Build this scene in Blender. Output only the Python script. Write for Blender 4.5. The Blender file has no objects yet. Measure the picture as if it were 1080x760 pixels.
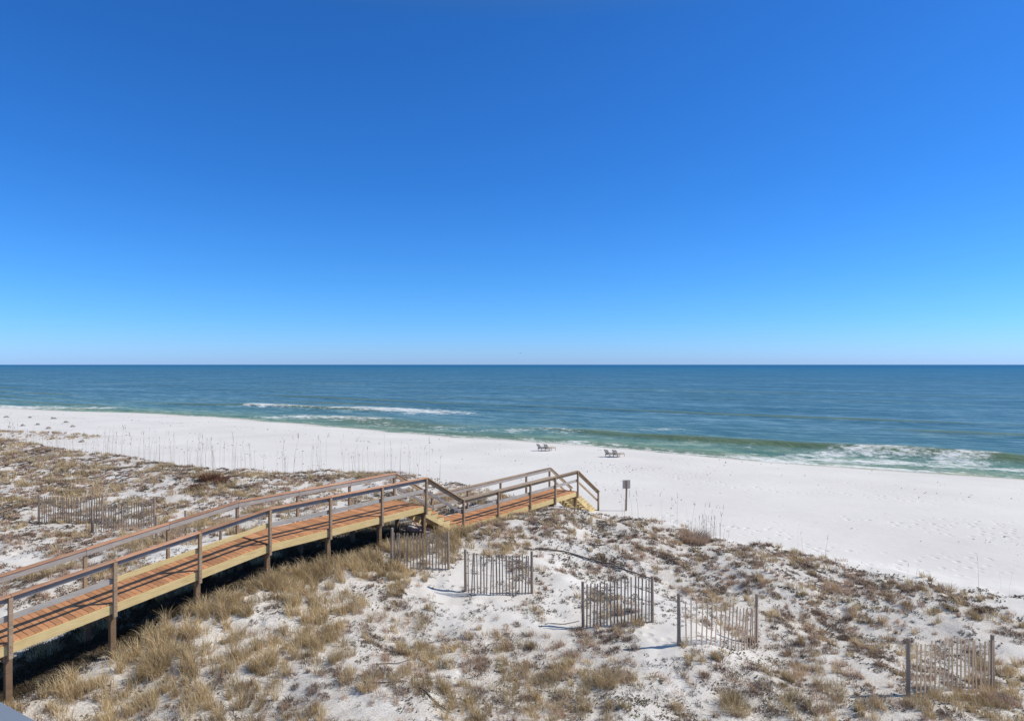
import bpy, math, random
import numpy as np
from mathutils import Vector, Matrix

random.seed(7)
RNG = np.random.default_rng(11)
EYE = 9.6
F = 700.0           # focal length of the view in pixels of a 1080 px wide frame
sc = bpy.context.scene
COL = sc.collection

# ------------------------------------------------------------------ light
SUN_EL = math.radians(45.0)
SUN_AZ = math.atan2(1.0, 0.04)          # from +Y towards +X
w = bpy.data.worlds.new("World"); sc.world = w; w.use_nodes = True
nt = w.node_tree; nt.nodes.clear()
sky = nt.nodes.new('ShaderNodeTexSky'); sky.sky_type = 'NISHITA'; sky.sun_disc = False
sky.sun_elevation = SUN_EL; sky.sun_rotation = SUN_AZ
sky.altitude = 0; sky.air_density = 1.0; sky.dust_density = 0.25; sky.ozone_density = 4.0
hs = nt.nodes.new('ShaderNodeHueSaturation'); hs.inputs['Saturation'].default_value = 1.18; hs.inputs['Value'].default_value = 1.0
bg = nt.nodes.new('ShaderNodeBackground'); bg.inputs['Strength'].default_value = 0.091
wo = nt.nodes.new('ShaderNodeOutputWorld')
# clear dry winter air in the low stops: the stock sky is greyer and yellower at the horizon than the real one was
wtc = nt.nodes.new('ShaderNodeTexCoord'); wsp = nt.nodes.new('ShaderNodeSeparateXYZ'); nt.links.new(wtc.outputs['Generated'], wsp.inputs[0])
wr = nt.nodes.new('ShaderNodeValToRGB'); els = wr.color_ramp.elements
TINT = [(0.0,(.66,1.09,2.38)),(.02,(.64,1.11,2.22)),(.06,(.52,1.06,1.98)),(.12,(.465,1.04,1.78)),(.25,(.41,1.01,1.69)),(.46,(.43,1.02,1.64)),(.60,(1.6,1.25,.88)),(1.0,(1.8,1.32,.8))]  # two highest stops, out of frame, brightened and warmed as added fill
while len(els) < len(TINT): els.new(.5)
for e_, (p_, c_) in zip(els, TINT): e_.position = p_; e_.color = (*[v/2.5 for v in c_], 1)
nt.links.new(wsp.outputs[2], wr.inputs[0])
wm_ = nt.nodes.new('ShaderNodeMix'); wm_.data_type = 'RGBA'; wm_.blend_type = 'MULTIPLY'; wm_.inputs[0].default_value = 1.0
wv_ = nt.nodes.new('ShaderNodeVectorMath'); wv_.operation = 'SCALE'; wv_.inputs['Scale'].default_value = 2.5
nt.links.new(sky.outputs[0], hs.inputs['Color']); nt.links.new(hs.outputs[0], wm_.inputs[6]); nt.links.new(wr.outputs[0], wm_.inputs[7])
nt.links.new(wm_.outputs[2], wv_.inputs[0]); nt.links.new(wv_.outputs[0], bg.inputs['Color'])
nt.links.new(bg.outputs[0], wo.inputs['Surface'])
sl = bpy.data.lights.new('sun', 'SUN'); sl.energy = 4.0; sl.angle = math.radians(0.53); sl.color = (1.0, 0.925, 0.80)
so = bpy.data.objects.new('sun', sl); COL.objects.link(so)
sd = Vector((math.cos(SUN_EL)*math.sin(SUN_AZ), math.cos(SUN_EL)*math.cos(SUN_AZ), math.sin(SUN_EL)))
so.rotation_euler = sd.to_track_quat('Z', 'Y').to_euler(); so.location = (30, 10, 40)

# ------------------------------------------------------------------ camera
cam = bpy.data.cameras.new('camera'); co = bpy.data.objects.new('camera', cam); COL.objects.link(co)
co.location = (0, 0, EYE); co.rotation_euler = (math.radians(90), 0, 0)
cam.sensor_fit = 'HORIZONTAL'; cam.sensor_width = 36; cam.lens = 36*F/1080
cam.shift_y = 4.2/1080; cam.clip_start = 0.05; cam.clip_end = 90000
sc.camera = co
sc.view_settings.view_transform = 'Standard'; sc.view_settings.look = 'None'
sc.view_settings.gamma = 1; sc.view_settings.exposure = 0.0; sc.view_settings.use_curve_mapping = False
sc.cycles.use_denoising = True
sc.cycles.max_bounces = 6; sc.cycles.diffuse_bounces = 3; sc.cycles.transparent_max_bounces = 8

# ------------------------------------------------------------------ helpers
def tag(o, label=None, cat=None, group=None, kind=None):
    if label: o['label'] = label
    if cat: o['category'] = cat
    if group: o['group'] = group
    if kind: o['kind'] = kind
    return o

def mesh_np(name, V, faces_list, mat, parent=None, smooth=False):
    """faces_list: arrays (n,3) or (n,4) of vertex indices"""
    me = bpy.data.meshes.new(name)
    V = np.asarray(V, dtype=np.float32)
    me.vertices.add(len(V)); me.vertices.foreach_set('co', V.ravel())
    loops = np.concatenate([f.ravel() for f in faces_list]).astype(np.int32)
    sizes = np.concatenate([np.full(len(f), f.shape[1], dtype=np.int32) for f in faces_list])
    starts = np.concatenate([[0], np.cumsum(sizes)[:-1]]).astype(np.int32)
    me.loops.add(len(loops)); me.loops.foreach_set('vertex_index', loops)
    me.polygons.add(len(sizes)); me.polygons.foreach_set('loop_start', starts)
    me.polygons.foreach_set('loop_total', sizes)
    me.polygons.foreach_set('use_smooth', np.full(len(sizes), smooth))
    me.update(calc_edges=True); me.validate()
    me.materials.append(mat)
    o = bpy.data.objects.new(name, me); COL.objects.link(o)
    if parent: o.parent = parent
    return o

def empty(name, loc=(0, 0, 0), rz=0.0):
    o = bpy.data.objects.new(name, None); COL.objects.link(o)
    o.location = loc; o.rotation_euler = (0, 0, rz); o.empty_display_size = 0.2
    return o

class MB:
    """collects bevelled boxes and bars, links them as one mesh"""
    def __init__(s): s.v = []; s.f = []
    def add(s, vs, fs):
        b = len(s.v); s.v += [tuple(v) for v in vs]; s.f += [tuple(i+b for i in f) for f in fs]
    def hexa(s, c, bev=0.006):
        # c: 8 corners, order bottom ccw then top ccw; chamfer by insetting each face
        c = [Vector(p) for p in c]
        faces = [(0,3,2,1),(4,5,6,7),(0,1,5,4),(1,2,6,5),(2,3,7,6),(3,0,4,7)]
        if bev <= 0:
            s.add(c, faces); return
        vs = []; idx = {}
        for fi, f in enumerate(faces):
            for k in range(4):
                p = c[f[k]]; a = c[f[k-1]]-p; b = c[f[(k+1) % 4]]-p
                q = p + a.normalized()*min(bev, a.length*.3) + b.normalized()*min(bev, b.length*.3)
                idx[(fi, f[k])] = len(vs); vs.append(q)
        fs = [tuple(idx[(fi, v)] for v in f) for fi, f in enumerate(faces)]
        edge = {}
        for fi, f in enumerate(faces):
            for k in range(4): edge.setdefault(frozenset((f[k], f[(k+1) % 4])), []).append((fi, f[k], f[(k+1) % 4]))
        for e, l in edge.items():
            (f1, a, b), (f2, _, _) = l
            fs.append((idx[(f1, b)], idx[(f1, a)], idx[(f2, a)], idx[(f2, b)]))
        for v in range(8):
            fs3 = [fi for fi, f in enumerate(faces) if v in f]
            fs.append(tuple(idx[(fi, v)] for fi in fs3))
        s.add(vs, fs)
    def box(s, x0, x1, y0, y1, z0, z1, bev=0.006):
        s.hexa([(x0,y0,z0),(x1,y0,z0),(x1,y1,z0),(x0,y1,z0),(x0,y0,z1),(x1,y0,z1),(x1,y1,z1),(x0,y1,z1)], bev)
    def sbar(s, x0, x1, y0, y1, z0a, z1a, z0b, z1b, bev=0.006):
        """bar along x whose height changes from (z0a,z1a) at x0 to (z0b,z1b) at x1"""
        s.hexa([(x0,y0,z0a),(x1,y0,z0b),(x1,y1,z0b),(x0,y1,z0a),(x0,y0,z1a),(x1,y0,z1b),(x1,y1,z1b),(x0,y1,z1a)], bev)
    def tube(s, pts, radii, n=8):
        base = len(s.v); m = len(pts)
        for i, p in enumerate(pts):
            p = Vector(p)
            d = (Vector(pts[min(i+1, m-1)]) - Vector(pts[max(i-1, 0)])).normalized()
            a = d.cross(Vector((0.13, 0.21, 1)) if abs(d.z) < .9 else Vector((1, 0.2, 0))).normalized(); b = d.cross(a)
            for k in range(n):
                t = 2*math.pi*k/n
                s.v.append(tuple(p + (a*math.cos(t)+b*math.sin(t))*radii[i]))
        for i in range(m-1):
            for k in range(n):
                k2 = (k+1) % n
                s.f.append((base+i*n+k, base+i*n+k2, base+(i+1)*n+k2, base+(i+1)*n+k))
        s.f.append(tuple(base+k for k in range(n))[::-1]); s.f.append(tuple(base+(m-1)*n+k for k in range(n)))
    def build(s, name, mat, parent=None, smooth=False):
        me = bpy.data.meshes.new(name); me.from_pydata(s.v, [], s.f); me.update()
        import bmesh
        bm = bmesh.new(); bm.from_mesh(me); bmesh.ops.recalc_face_normals(bm, faces=bm.faces); bm.to_mesh(me); bm.free()
        if smooth:
            for p in me.polygons: p.use_smooth = True
        me.materials.append(mat)
        o = bpy.data.objects.new(name, me); COL.objects.link(o)
        if parent: o.parent = parent
        return o

def copy_tree(o, parent=None):
    c = o.copy(); COL.objects.link(c); c.parent = parent
    for ch in list(o.children): copy_tree(ch, c)
    return c

# lattice noise in numpy
_L = np.random.default_rng(5).random((256, 256))
def vnoise(x, y, s, ox=0.0):
    x = np.asarray(x, float)/s + ox*17.3 + 1000; y = np.asarray(y, float)/s + ox*9.1 + 1000
    xi = np.floor(x).astype(int); yi = np.floor(y).astype(int); fx = x-xi; fy = y-yi
    fx = fx*fx*(3-2*fx); fy = fy*fy*(3-2*fy)
    g = lambda a, b: _L[a & 255, b & 255]
    return (g(xi,yi)*(1-fx)+g(xi+1,yi)*fx)*(1-fy)+(g(xi,yi+1)*(1-fx)+g(xi+1,yi+1)*fx)*fy
def fbm(x, y, s, ox=0.0, n=4):
    t = 0; a = 1; m = 0
    for i in range(n):
        t = t + a*vnoise(x, y, s/2**i, ox+i*1.7); m += a; a *= .5
    return t/m
def sst(a, b, x):
    t = np.clip((np.asarray(x, float)-a)/(b-a), 0, 1); return t*t*(3-2*t)

# ------------------------------------------------------------------ terrain
SHP = [(0,431.3),(100,434.5),(200,438.5),(300,446),(400,454.5),(450,459.5),(540,464.5),(630,470.5),(740,481.5),(820,488),(900,494),(1000,500),(1080,505.5)]
SH = [((px-540)/F*EYE*F/(py-384.2), EYE*F/(py-384.2)) for px, py in SHP]
SH = [(-3000, SH[0][1]+0.60*(3000+SH[0][0]))] + SH + [(3000, SH[-1][1]-0.55*(3000-SH[-1][0]))]
SHX = np.array([p[0] for p in SH]); SHY = np.array([p[1] for p in SH])
def shore_y(x):
    # smooth the polyline a little
    return sum(np.interp(np.asarray(x, float)+o, SHX, SHY) for o in (-6, -3, 0, 3, 6))/5
def offshore(x, y):      # metres seaward of the waterline
    return (np.asarray(y, float)-shore_y(x))*0.865

PD = np.array([0.593, 0.805]); PN = np.array([-0.805, 0.593]); P0 = np.array([-3.37, 25.9])
def PT(t, wv): return P0 + PD*t + PN*wv

CR = [(-3000,1900),(-120,97),(-60,67),(-45,59),(-31,49.5),(-20,42),(-13.6,40.3),(-7,40.2),(-3.2,38.8),(0.6,34.6),(4.5,31.6),(8,29.4),(12.5,24.4),(16.7,21.7),(25,17.0),(60,-3),(3000,-1700)]
CRX = np.array([p[0] for p in CR]); CRY = np.array([p[1] for p in CR])
def crest(x, y): return (np.asarray(y, float)-np.interp(x, CRX, CRY))*0.87   # >0 seaward of the dune crest

CP = []
for t, H in ((-30,7.9),(-22,7.9),(-17,7.9),(-13.5,7.75),(-11.3,7.4),(-9.1,6.85),(-6.9,6.6),(-4.6,6.5),(-2.3,6.5),(0,6.72),(2.2,6.72),(5,6.62),(8,6.8),(9.6,7.25),(11.3,7.75)):
    p = PT(t, -0.35); CP.append((p[0], p[1], H))
    p = PT(t, 0.9); CP.append((p[0], p[1], H+(.12 if t < 1 else 0.0)))
    if t > -20:
        p = PT(t, 2.6); CP.append((p[0], p[1], H+.15 if t < -6 else H+.05))
for t in (2.6, 4.2, 5.8, 7.4):
    p = PT(t, -1.15); CP.append((p[0], p[1], 6.55)); p = PT(t, -2.2); CP.append((p[0], p[1], 6.75))
CP += [(-4.1,22.5,7.0),(-2.2,22.5,7.0),(-1.54,21.5,7.5),(.65,21.5,7.43),(2.08,19.4,7.68),(4.08,19.2,7.45),(4.4,17.6,7.55),(7.15,19.4,8.2),(9.4,15.8,7.9),(11.95,16.5,8.1),
       (0,14.5,7.85),(5,14.5,8.0),(10,13,8.2),(-6,14.5,7.85),(-10,14,7.95),(-9.6,15.0,7.9),(-7.6,16.9,7.25),(-5,18,7.35),(-2.5,18,7.75),(-7,19.3,6.75),
       (0,17.5,7.8),(0.5,25.6,7.15),(3,24,7.75),(6,23.5,8.0),(10,20,8.15),(15,17,8.1),(0,29,6.95),(1.2,31,6.95),(3.5,28,7.55),(-2,24.5,7.1),
       (8,29.0,7.75),(12.5,24.3,7.75),(16.7,21.5,7.85),(25,16.8,7.95),(4.5,31.4,7.45),(40,5,7.95),
       (-7,39.8,6.65),(-3.2,38.4,7.05),(-13.6,39.8,6.6),(-20,41.6,6.6),(-31,49,6.7),(-45,58.5,6.8),(-60,66,6.9),(-120,96,7.0),
       (-22.1,31,7.26),(-19,30.5,7.35),(-16,29.8,7.3),(-14.5,27,7.15),(-13.8,21.6,7.35),(-18,24,7.6),(-26,30,7.4),(-10,31,7.0),(-6.5,34,7.05),(-2.5,35,7.2),(-27,40,7.0),(-38,46,7.1),(-40,35,7.4),(-60,50,7.3),(-22,20,7.8),
       (-20,5,8.1),(0,5,8.2),(20,5,8.2),(0,-20,8.2),(-60,0,8.1),(60,-30,8.1)]
CP = np.array(CP)
def dune_z(x, y):
    x = np.asarray(x, float); y = np.asarray(y, float)
    num = np.zeros_like(x); den = np.zeros_like(x)
    for cx, cy, H in CP:
        wgt = 1.0/((x-cx)**2+(y-cy)**2+0.8)**1.6
        num += wgt*(EYE-H); den += wgt
    return num/den
def ground_z(x, y):
    x = np.asarray(x, float); y = np.asarray(y, float)
    s = -offshore(x, y)
    zb = np.where(s > 0, 1.47*(1-np.exp(-np.maximum(s, 0)/13.0))/(1-math.exp(-38/13.0)), s*0.055)
    zb = np.maximum(zb, -6)
    zb = zb + (s > 0)*np.minimum(s/20, 1)*(fbm(x, y, 9, 3)-.5)*.14 + np.exp(-((x+56)**2/90+(y-73)**2/9))*.75
    zd = dune_z(x, y)
    c = crest(x, y) + (fbm(x, y, 5, 8, 2)-.5)*1.6
    b = sst(0.2, 3.8, c)
    rough = (1-b)
    z = zd*(1-b)+zb*b
    near = rough*sst(700, 200, np.hypot(x, y))
    z = z + near*((fbm(x, y, 2.6, 1, 3)-.5)*.42 + (fbm(x, y, .55, 2, 3)-.5)*.13 + (vnoise(x, y, .16, 6)-.5)*.035)
    # the walk was built clear of the sand: keep the ground below its deck
    t = (x-P0[0])*PD[0]+(y-P0[1])*PD[1]; ww = (x-P0[0])*PN[0]+(y-P0[1])*PN[1]
    top = np.where(t < 1.1, EYE-5.48-.55, EYE-6.70-.34); k = sst(-.45, .0, ww)*sst(2.3, 1.75, ww)*(t > -9)*sst(15, 13, t)
    z = np.where(z > top, z*(1-k)+top*k, z)
    return z
def gz(x, y): return float(ground_z(np.array([x]), np.array([y]))[0])

# ------------------------------------------------------------------ materials
def newmat(name):
    m = bpy.data.materials.new(name); m.use_nodes = True
    n = m.node_tree.nodes; l = m.node_tree.links
    return m, n, l, n['Principled BSDF']
def ramp(n, pts, interp='LINEAR'):
    r = n.new('ShaderNodeValToRGB'); r.color_ramp.interpolation = interp
    e = r.color_ramp.elements
    while len(e) < len(pts): e.new(0.5)
    for k, (p, c) in enumerate(pts): e[k].position = p; e[k].color = (*c, 1)
    return r
def noise(n, l, vec, scale, detail=4, rough=.55, mapping=None):
    t = n.new('ShaderNodeTexNoise'); t.inputs['Scale'].default_value = scale
    t.inputs['Detail'].default_value = detail; t.inputs['Roughness'].default_value = rough
    if mapping:
        if len(mapping) > 1:
            mr = n.new('ShaderNodeMapping'); mr.inputs['Rotation'].default_value = mapping[1]; l.new(vec, mr.inputs['Vector']); vec = mr.outputs[0]
        mp = n.new('ShaderNodeMapping'); mp.inputs['Scale'].default_value = mapping[0]
        l.new(vec, mp.inputs['Vector']); vec = mp.outputs[0]
    l.new(vec, t.inputs['Vector']); return t
def mixc(n, l, fac, a, b, mode='MIX'):
    m = n.new('ShaderNodeMix'); m.data_type = 'RGBA'; m.blend_type = mode
    for s, v in ((m.inputs[0], fac), (m.inputs[6], a), (m.inputs[7], b)):
        if hasattr(v, 'links') or hasattr(v, 'is_linked'): l.new(v, s)
        else: s.default_value = v if not isinstance(v, tuple) else (*v, 1)
    return m.outputs[2]
def math_(n, l, op, a, b=None, clamp=False):
    m = n.new('ShaderNodeMath'); m.operation = op; m.use_clamp = clamp
    for s, v in ((m.inputs[0], a), (m.inputs[1], b)):
        if v is None: continue
        if hasattr(v, 'is_linked'): l.new(v, s)
        else: s.default_value = v
    return m.outputs[0]

def wood(name, dark, mid, light, rough=.75, grey=0.0):
    m, n, l, P = newmat(name)
    tc = n.new('ShaderNodeTexCoord'); geo = n.new('ShaderNodeNewGeometry')
    add = n.new('ShaderNodeVectorMath'); add.operation = 'ADD'
    cmb = n.new('ShaderNodeCombineXYZ')
    for i in range(3): l.new(math_(n, l, 'MULTIPLY', geo.outputs['Random Per Island'], 13.7+i*5), cmb.inputs[i])
    l.new(tc.outputs['Object'], add.inputs[0]); l.new(cmb.outputs[0], add.inputs[1])
    g = noise(n, l, add.outputs[0], 3.0, 6, .65, ((1.0, 14.0, 14.0),))
    b = noise(n, l, add.outputs[0], 2.2, 3, .6)
    f = math_(n, l, 'ADD', math_(n, l, 'MULTIPLY', g.outputs[0], .65), math_(n, l, 'MULTIPLY', b.outputs[0], .35))
    r = ramp(n, [(.3, dark), (.5, mid), (.7, light)]); l.new(f, r.inputs[0])
    rv = math_(n, l, 'ADD', math_(n, l, 'MULTIPLY', geo.outputs['Random Per Island'], .46), .76)
    sat = n.new('ShaderNodeHueSaturation'); l.new(rv, sat.inputs['Value']); l.new(r.outputs[0], sat.inputs['Color'])
    l.new(sat.outputs[0], P.inputs['Base Color']); P.inputs['Roughness'].default_value = rough
    P.inputs['Specular IOR Level'].default_value = .25
    bp = n.new('ShaderNodeBump'); bp.inputs['Strength'].default_value = .5; bp.inputs['Distance'].default_value = .01
    l.new(g.outputs[0], bp.inputs['Height']); l.new(bp.outputs[0], P.inputs['Normal'])
    return m
M = {}
M['deck'] = wood('stained decking', (.42,.19,.09), (.57,.275,.125), (.63,.35,.19))
M['cap'] = wood('worn stained cap', (.36,.18,.10), (.54,.29,.17), (.58,.40,.28))
M['pine'] = wood('new treated pine', (.44,.32,.14), (.60,.455,.22), (.68,.55,.30))
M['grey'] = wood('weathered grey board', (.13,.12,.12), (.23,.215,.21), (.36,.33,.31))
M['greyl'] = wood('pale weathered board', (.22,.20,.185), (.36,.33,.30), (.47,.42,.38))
M['post'] = wood('weathered post', (.17,.115,.07), (.32,.225,.145), (.46,.35,.25))
M['pile'] = wood('brown piling', (.10,.06,.035), (.19,.12,.07), (.30,.21,.13))
M['brown'] = wood('tan handrail', (.21,.145,.09), (.35,.25,.16), (.46,.35,.25))
M['slat'] = wood('fence slat', (.28,.205,.145), (.46,.345,.25), (.58,.46,.35))
M['fpost'] = wood('fence post', (.22,.165,.125), (.36,.275,.21), (.48,.375,.29))
M['drift'] = wood('driftwood', (.06,.045,.035), (.13,.10,.08), (.26,.22,.19))

def simple(name, c, rough=.7, metal=0, var=.12, scale=6):
    m, n, l, P = newmat(name)
    tc = n.new('ShaderNodeTexCoord'); g = noise(n, l, tc.outputs['Object'], scale, 5)
    r = ramp(n, [(.3, tuple(v*(1-var) for v in c)), (.7, tuple(v*(1+var) for v in c))]); l.new(g.outputs[0], r.inputs[0])
    l.new(r.outputs[0], P.inputs['Base Color']); P.inputs['Roughness'].default_value = rough; P.inputs['Metallic'].default_value = metal
    return m
M['wire'] = simple('rusty wire', (.12,.09,.07), .6, .6)
M['sign'] = simple('sign back', (.52,.46,.42), .6)
M['paint'] = simple('grey blue painted metal', (.24,.27,.31), .35, 0, .05)
M['conc'] = simple('balcony concrete', (.4,.4,.39), .9)
M['cush'] = simple('lounger fabric', (.50,.45,.40), .9)
M['lwood'] = simple('lounger wood', (.45,.36,.27), .7)
M['bird'] = simple('gull feathers', (.35,.35,.36), .8)
M['weed'] = simple('dried seaweed', (.33,.29,.26), .9)

# sand
m, n, l, P = newmat('white quartz sand'); M['sand'] = m
geo = n.new('ShaderNodeNewGeometry'); pos = geo.outputs['Position']
a = noise(n, l, pos, .12, 5, .6); b = noise(n, l, pos, 1.6, 6, .65); c = noise(n, l, pos, 22, 4, .6)
at = n.new('ShaderNodeAttribute'); at.attribute_name = 'veg'
base = ramp(n, [(.3, (.70,.675,.65)), (.7, (.80,.775,.745))]); l.new(a.outputs[0], base.inputs[0])
spk = ramp(n, [(.40, (.30,.25,.20)), (.56, (1,1,1))]); l.new(c.outputs[0], spk.inputs[0])
col = mixc(n, l, math_(n, l, 'MULTIPLY', at.outputs['Fac'], .35, True), base.outputs[0], spk.outputs[0], 'MULTIPLY')
l2 = ramp(n, [(.45, (.80,.76,.72)), (.62, (1,1,1))]); l.new(b.outputs[0], l2.inputs[0])
col = mixc(n, l, math_(n, l, 'MULTIPLY', at.outputs['Fac'], .55, True), col, l2.outputs[0], 'MULTIPLY')
sep = n.new('ShaderNodeSeparateXYZ'); l.new(pos, sep.inputs[0])
wet = n.new('ShaderNodeMapRange'); l.new(sep.outputs[2], wet.inputs[0]); wet.inputs[1].default_value = .05; wet.inputs[2].default_value = .34
wet.inputs[3].default_value = .55; wet.inputs[4].default_value = 0
col = mixc(n, l, wet.outputs[0], col, (.46,.42,.36))
l.new(col, P.inputs['Base Color']); P.inputs['Roughness'].default_value = .95; P.inputs['Specular IOR Level'].default_value = .1
vor = n.new('ShaderNodeTexVoronoi'); vor.inputs['Scale'].default_value = 2.0; l.new(pos, vor.inputs['Vector'])
hole = n.new('ShaderNodeMapRange'); l.new(vor.outputs['Distance'], hole.inputs[0]); hole.inputs[1].default_value = .0; hole.inputs[2].default_value = .34
trail = ramp(n, [(.52, (0,0,0)), (.60, (1,1,1))]); tn = noise(n, l, pos, .09, 3, .6, ((1,2.2,1),(0,0,.5))); l.new(tn.outputs[0], trail.inputs[0])
hh = mixc(n, l, trail.outputs[0], (1,1,1), hole.outputs[0])
b1 = n.new('ShaderNodeBump'); b1.inputs['Distance'].default_value = .11; b1.inputs['Strength'].default_value = .6; l.new(hh, b1.inputs['Height'])
b2 = n.new('ShaderNodeBump'); b2.inputs['Distance'].default_value = .05; b2.inputs['Strength'].default_value = .5; l.new(b.outputs[0], b2.inputs['Height']); l.new(b1.outputs[0], b2.inputs['Normal'])
b3 = n.new('ShaderNodeBump'); b3.inputs['Distance'].default_value = .01; b3.inputs['Strength'].default_value = .5; l.new(c.outputs[0], b3.inputs['Height']); l.new(b2.outputs[0], b3.inputs['Normal'])
l.new(b3.outputs[0], P.inputs['Normal'])

# plants
def grassmat(name, cols, trans=.3):
    m, n, l, P = newmat(name); n.remove(P)
    geo = n.new('ShaderNodeNewGeometry')
    r = ramp(n, [(i/(len(cols)-1), c) for i, c in enumerate(cols)]); l.new(geo.outputs['Random Per Island'], r.inputs[0])
    nz = noise(n, l, geo.outputs['Position'], .9, 3); rr = ramp(n, [(.35, (.72,.70,.68)), (.65, (1.15,1.15,1.15))]); l.new(nz.outputs[0], rr.inputs[0])
    col = mixc(n, l, 1.0, r.outputs[0], rr.outputs[0], 'MULTIPLY')
    d = n.new('ShaderNodeBsdfDiffuse'); t = n.new('ShaderNodeBsdfTranslucent'); mx = n.new('ShaderNodeMixShader'); mx.inputs[0].default_value = trans
    l.new(col, d.inputs[0]); l.new(col, t.inputs[0]); l.new(d.outputs[0], mx.inputs[1]); l.new(t.outputs[0], mx.inputs[2])
    l.new(mx.outputs[0], n['Material Output'].inputs[0]); return m
M['straw'] = grassmat('dry beach grass', [(.60,.43,.25),(.80,.63,.40),(.42,.29,.16),(.84,.70,.50),(.42,.38,.17),(.80,.62,.38)], .38)
M['strawr'] = grassmat('brown beach grass', [(.52,.36,.25),(.70,.52,.38),(.30,.20,.15),(.76,.62,.48),(.56,.38,.28)], .36)
M['brush'] = grassmat('low dune brush', [(.13,.095,.08),(.28,.21,.17),(.38,.25,.20),(.09,.07,.06),(.46,.37,.31),(.18,.15,.11)], .2)
M['sprig'] = grassmat('dead sprigs', [(.09,.075,.065),(.17,.14,.12),(.28,.23,.20),(.07,.065,.05),(.13,.12,.09)], .1)
M['red'] = grassmat('reddish shrub', [(.20,.08,.06),(.30,.13,.09),(.12,.07,.05),(.28,.19,.13)], .15)
M['green'] = grassmat('green ground leaves', [(.07,.10,.03),(.13,.16,.05),(.16,.15,.07),(.05,.07,.025)], .2)
M['dead'] = grassmat('deck shade growth', [(.06,.05,.04),(.12,.095,.07),(.18,.14,.10),(.08,.08,.045)], .05)  # very dark, shade under the deck put into the colour
M['litter'] = grassmat('leaf litter', [(.10,.08,.065),(.20,.16,.13),(.30,.25,.20),(.13,.12,.08),(.24,.17,.13)], .05)
M['oats'] = grassmat('sea oat stalks', [(.42,.37,.31),(.55,.49,.41),(.34,.30,.25)], .3)

# ------------------------------------------------------------------ ground sheet
def dens_axis(a, b, step, far):
    core = np.arange(a, b, step)
    out = []; d = step; p = b
    while p < far: out.append(p); d *= 1.18; p += d
    out.append(far)
    neg = []; d = step; p = a-step
    while p > -far: neg.append(p); d *= 1.18; p -= d
    neg.append(-far)
    return np.array(sorted(neg)+list(core)+out)
def veg_field(x, y):
    """0..1 how overgrown the dune is"""
    x = np.asarray(x, float); y = np.asarray(y, float)
    c = crest(x, y) + (fbm(x, y, 5, 8, 2)-.5)*1.6
    inland = np.maximum(sst(1.6, 0.2, c), np.exp(-((x+56)**2/110+(y-72.5)**2/10)) > .35)
    f = fbm(x, y, 3.2, 12, 4)
    tt = (x-P0[0])*PD[0]+(y-P0[1])*PD[1]; ww = (x-P0[0])*PN[0]+(y-P0[1])*PN[1]
    left = sst(1.2, 2.5, ww)
    bias = np.zeros_like(x) + .0
    bias = bias + left*(.085 + .10*sst(-7, -1, c))
    nearwalk = sst(-4.6, -1.0, ww)*(1-left)*sst(3.0, .5, tt)
    bias = bias + .24*nearwalk + (1-left)*.16*np.exp(-((x+7.2)**2/14+(y-17.2)**2/6)) + (1-left)*.10*np.exp(-((x+4.5)**2/9+(y-20)**2/9))
    bias = bias + (1-left)*.10*np.exp(-((c+1.2)/1.8)**2)           # the crest on the right
    bias = bias + (1-left)*.30*np.exp(-((x-0.6)**2/7+(y-29.2)**2/10))  # brush beside the lower deck
    bias = bias + (1-left)*.08*sst(18.5, 15.5, y)
    bias = bias - (1-left)*.06*np.exp(-((y-18.6+.15*x)/1.3)**2)
    return inland*np.clip((f+bias-.40)/.15, 0, 1), inland, left, nearwalk, c
gx = dens_axis(-34, 27, .13, 12000); gy = dens_axis(12.5, 50, .13, 30000)
X, Y = np.meshgrid(gx, gy); nx, ny = len(gx), len(gy)
Z = ground_z(X.ravel(), Y.ravel())
V = np.stack([X.ravel(), Y.ravel(), Z], 1)
i = np.arange(nx*ny).reshape(ny, nx)
Fq = np.stack([i[:-1,:-1].ravel(), i[:-1,1:].ravel(), i[1:,1:].ravel(), i[1:,:-1].ravel()], 1)
g = mesh_np('ground', V, [Fq], M['sand'], smooth=True); tag(g, kind='structure')
vf = veg_field(X.ravel(), Y.ravel())
av = g.data.attributes.new('veg', 'FLOAT', 'POINT'); av.data.foreach_set('value', (vf[1]*(.25+.75*vf[0])).astype(np.float32))

# ------------------------------------------------------------------ sea
u = np.concatenate([-np.geomspace(30000, 330, 26), np.arange(-320, 170, 1.25), np.geomspace(172, 30000, 26)])
dd = np.concatenate([np.arange(-14, 70, .45), np.geomspace(70.5, 32000, 90)])
U, D = np.meshgrid(u, dd)
SX = U; 
SYb = np.interp(U, SHX, SHY)*0 + shore_y(U)
# far away the waterline is left straight: sheet rows run parallel to the shore
WX = U + D*0.50; WY = shore_y(U) + D*0.865
dx = offshore(WX, WY)
uu = U
wob = (fbm(uu, dx, 60, 20, 2)-.5)*16
def wave(c0, wd, amp, seed, asym=.5):
    c = c0 + (fbm(uu, uu*0, 45, seed, 3)-.5)*9
    q = (dx-c)/wd
    a = amp*np.clip((fbm(uu, uu*0, 38, seed+3, 2)-.32)*3.0, 0.05, 1)
    return a*np.where(q < 0, np.exp(-(q/.55)**2), np.exp(-(q/1.3)**2))
h = wave(3.5, 1.3, .30, 31) + wave(12, 3.0, .75, 37) + wave(25, 2.8, .5, 43) + wave(41, 3.0, .42, 49) + wave(60, 3.5, .42, 55) + wave(85, 4.5, .42, 65) + wave(118, 5, .45, 68) + wave(165, 6, .5, 73)
far = sst(50, 90, dx)*sst(900, 300, dx)
h = h + far*.22*np.sin((dx+wob)/5.2)*np.clip(fbm(uu, dx, 70, 61, 2)*2-.4, 0, 1)
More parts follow.
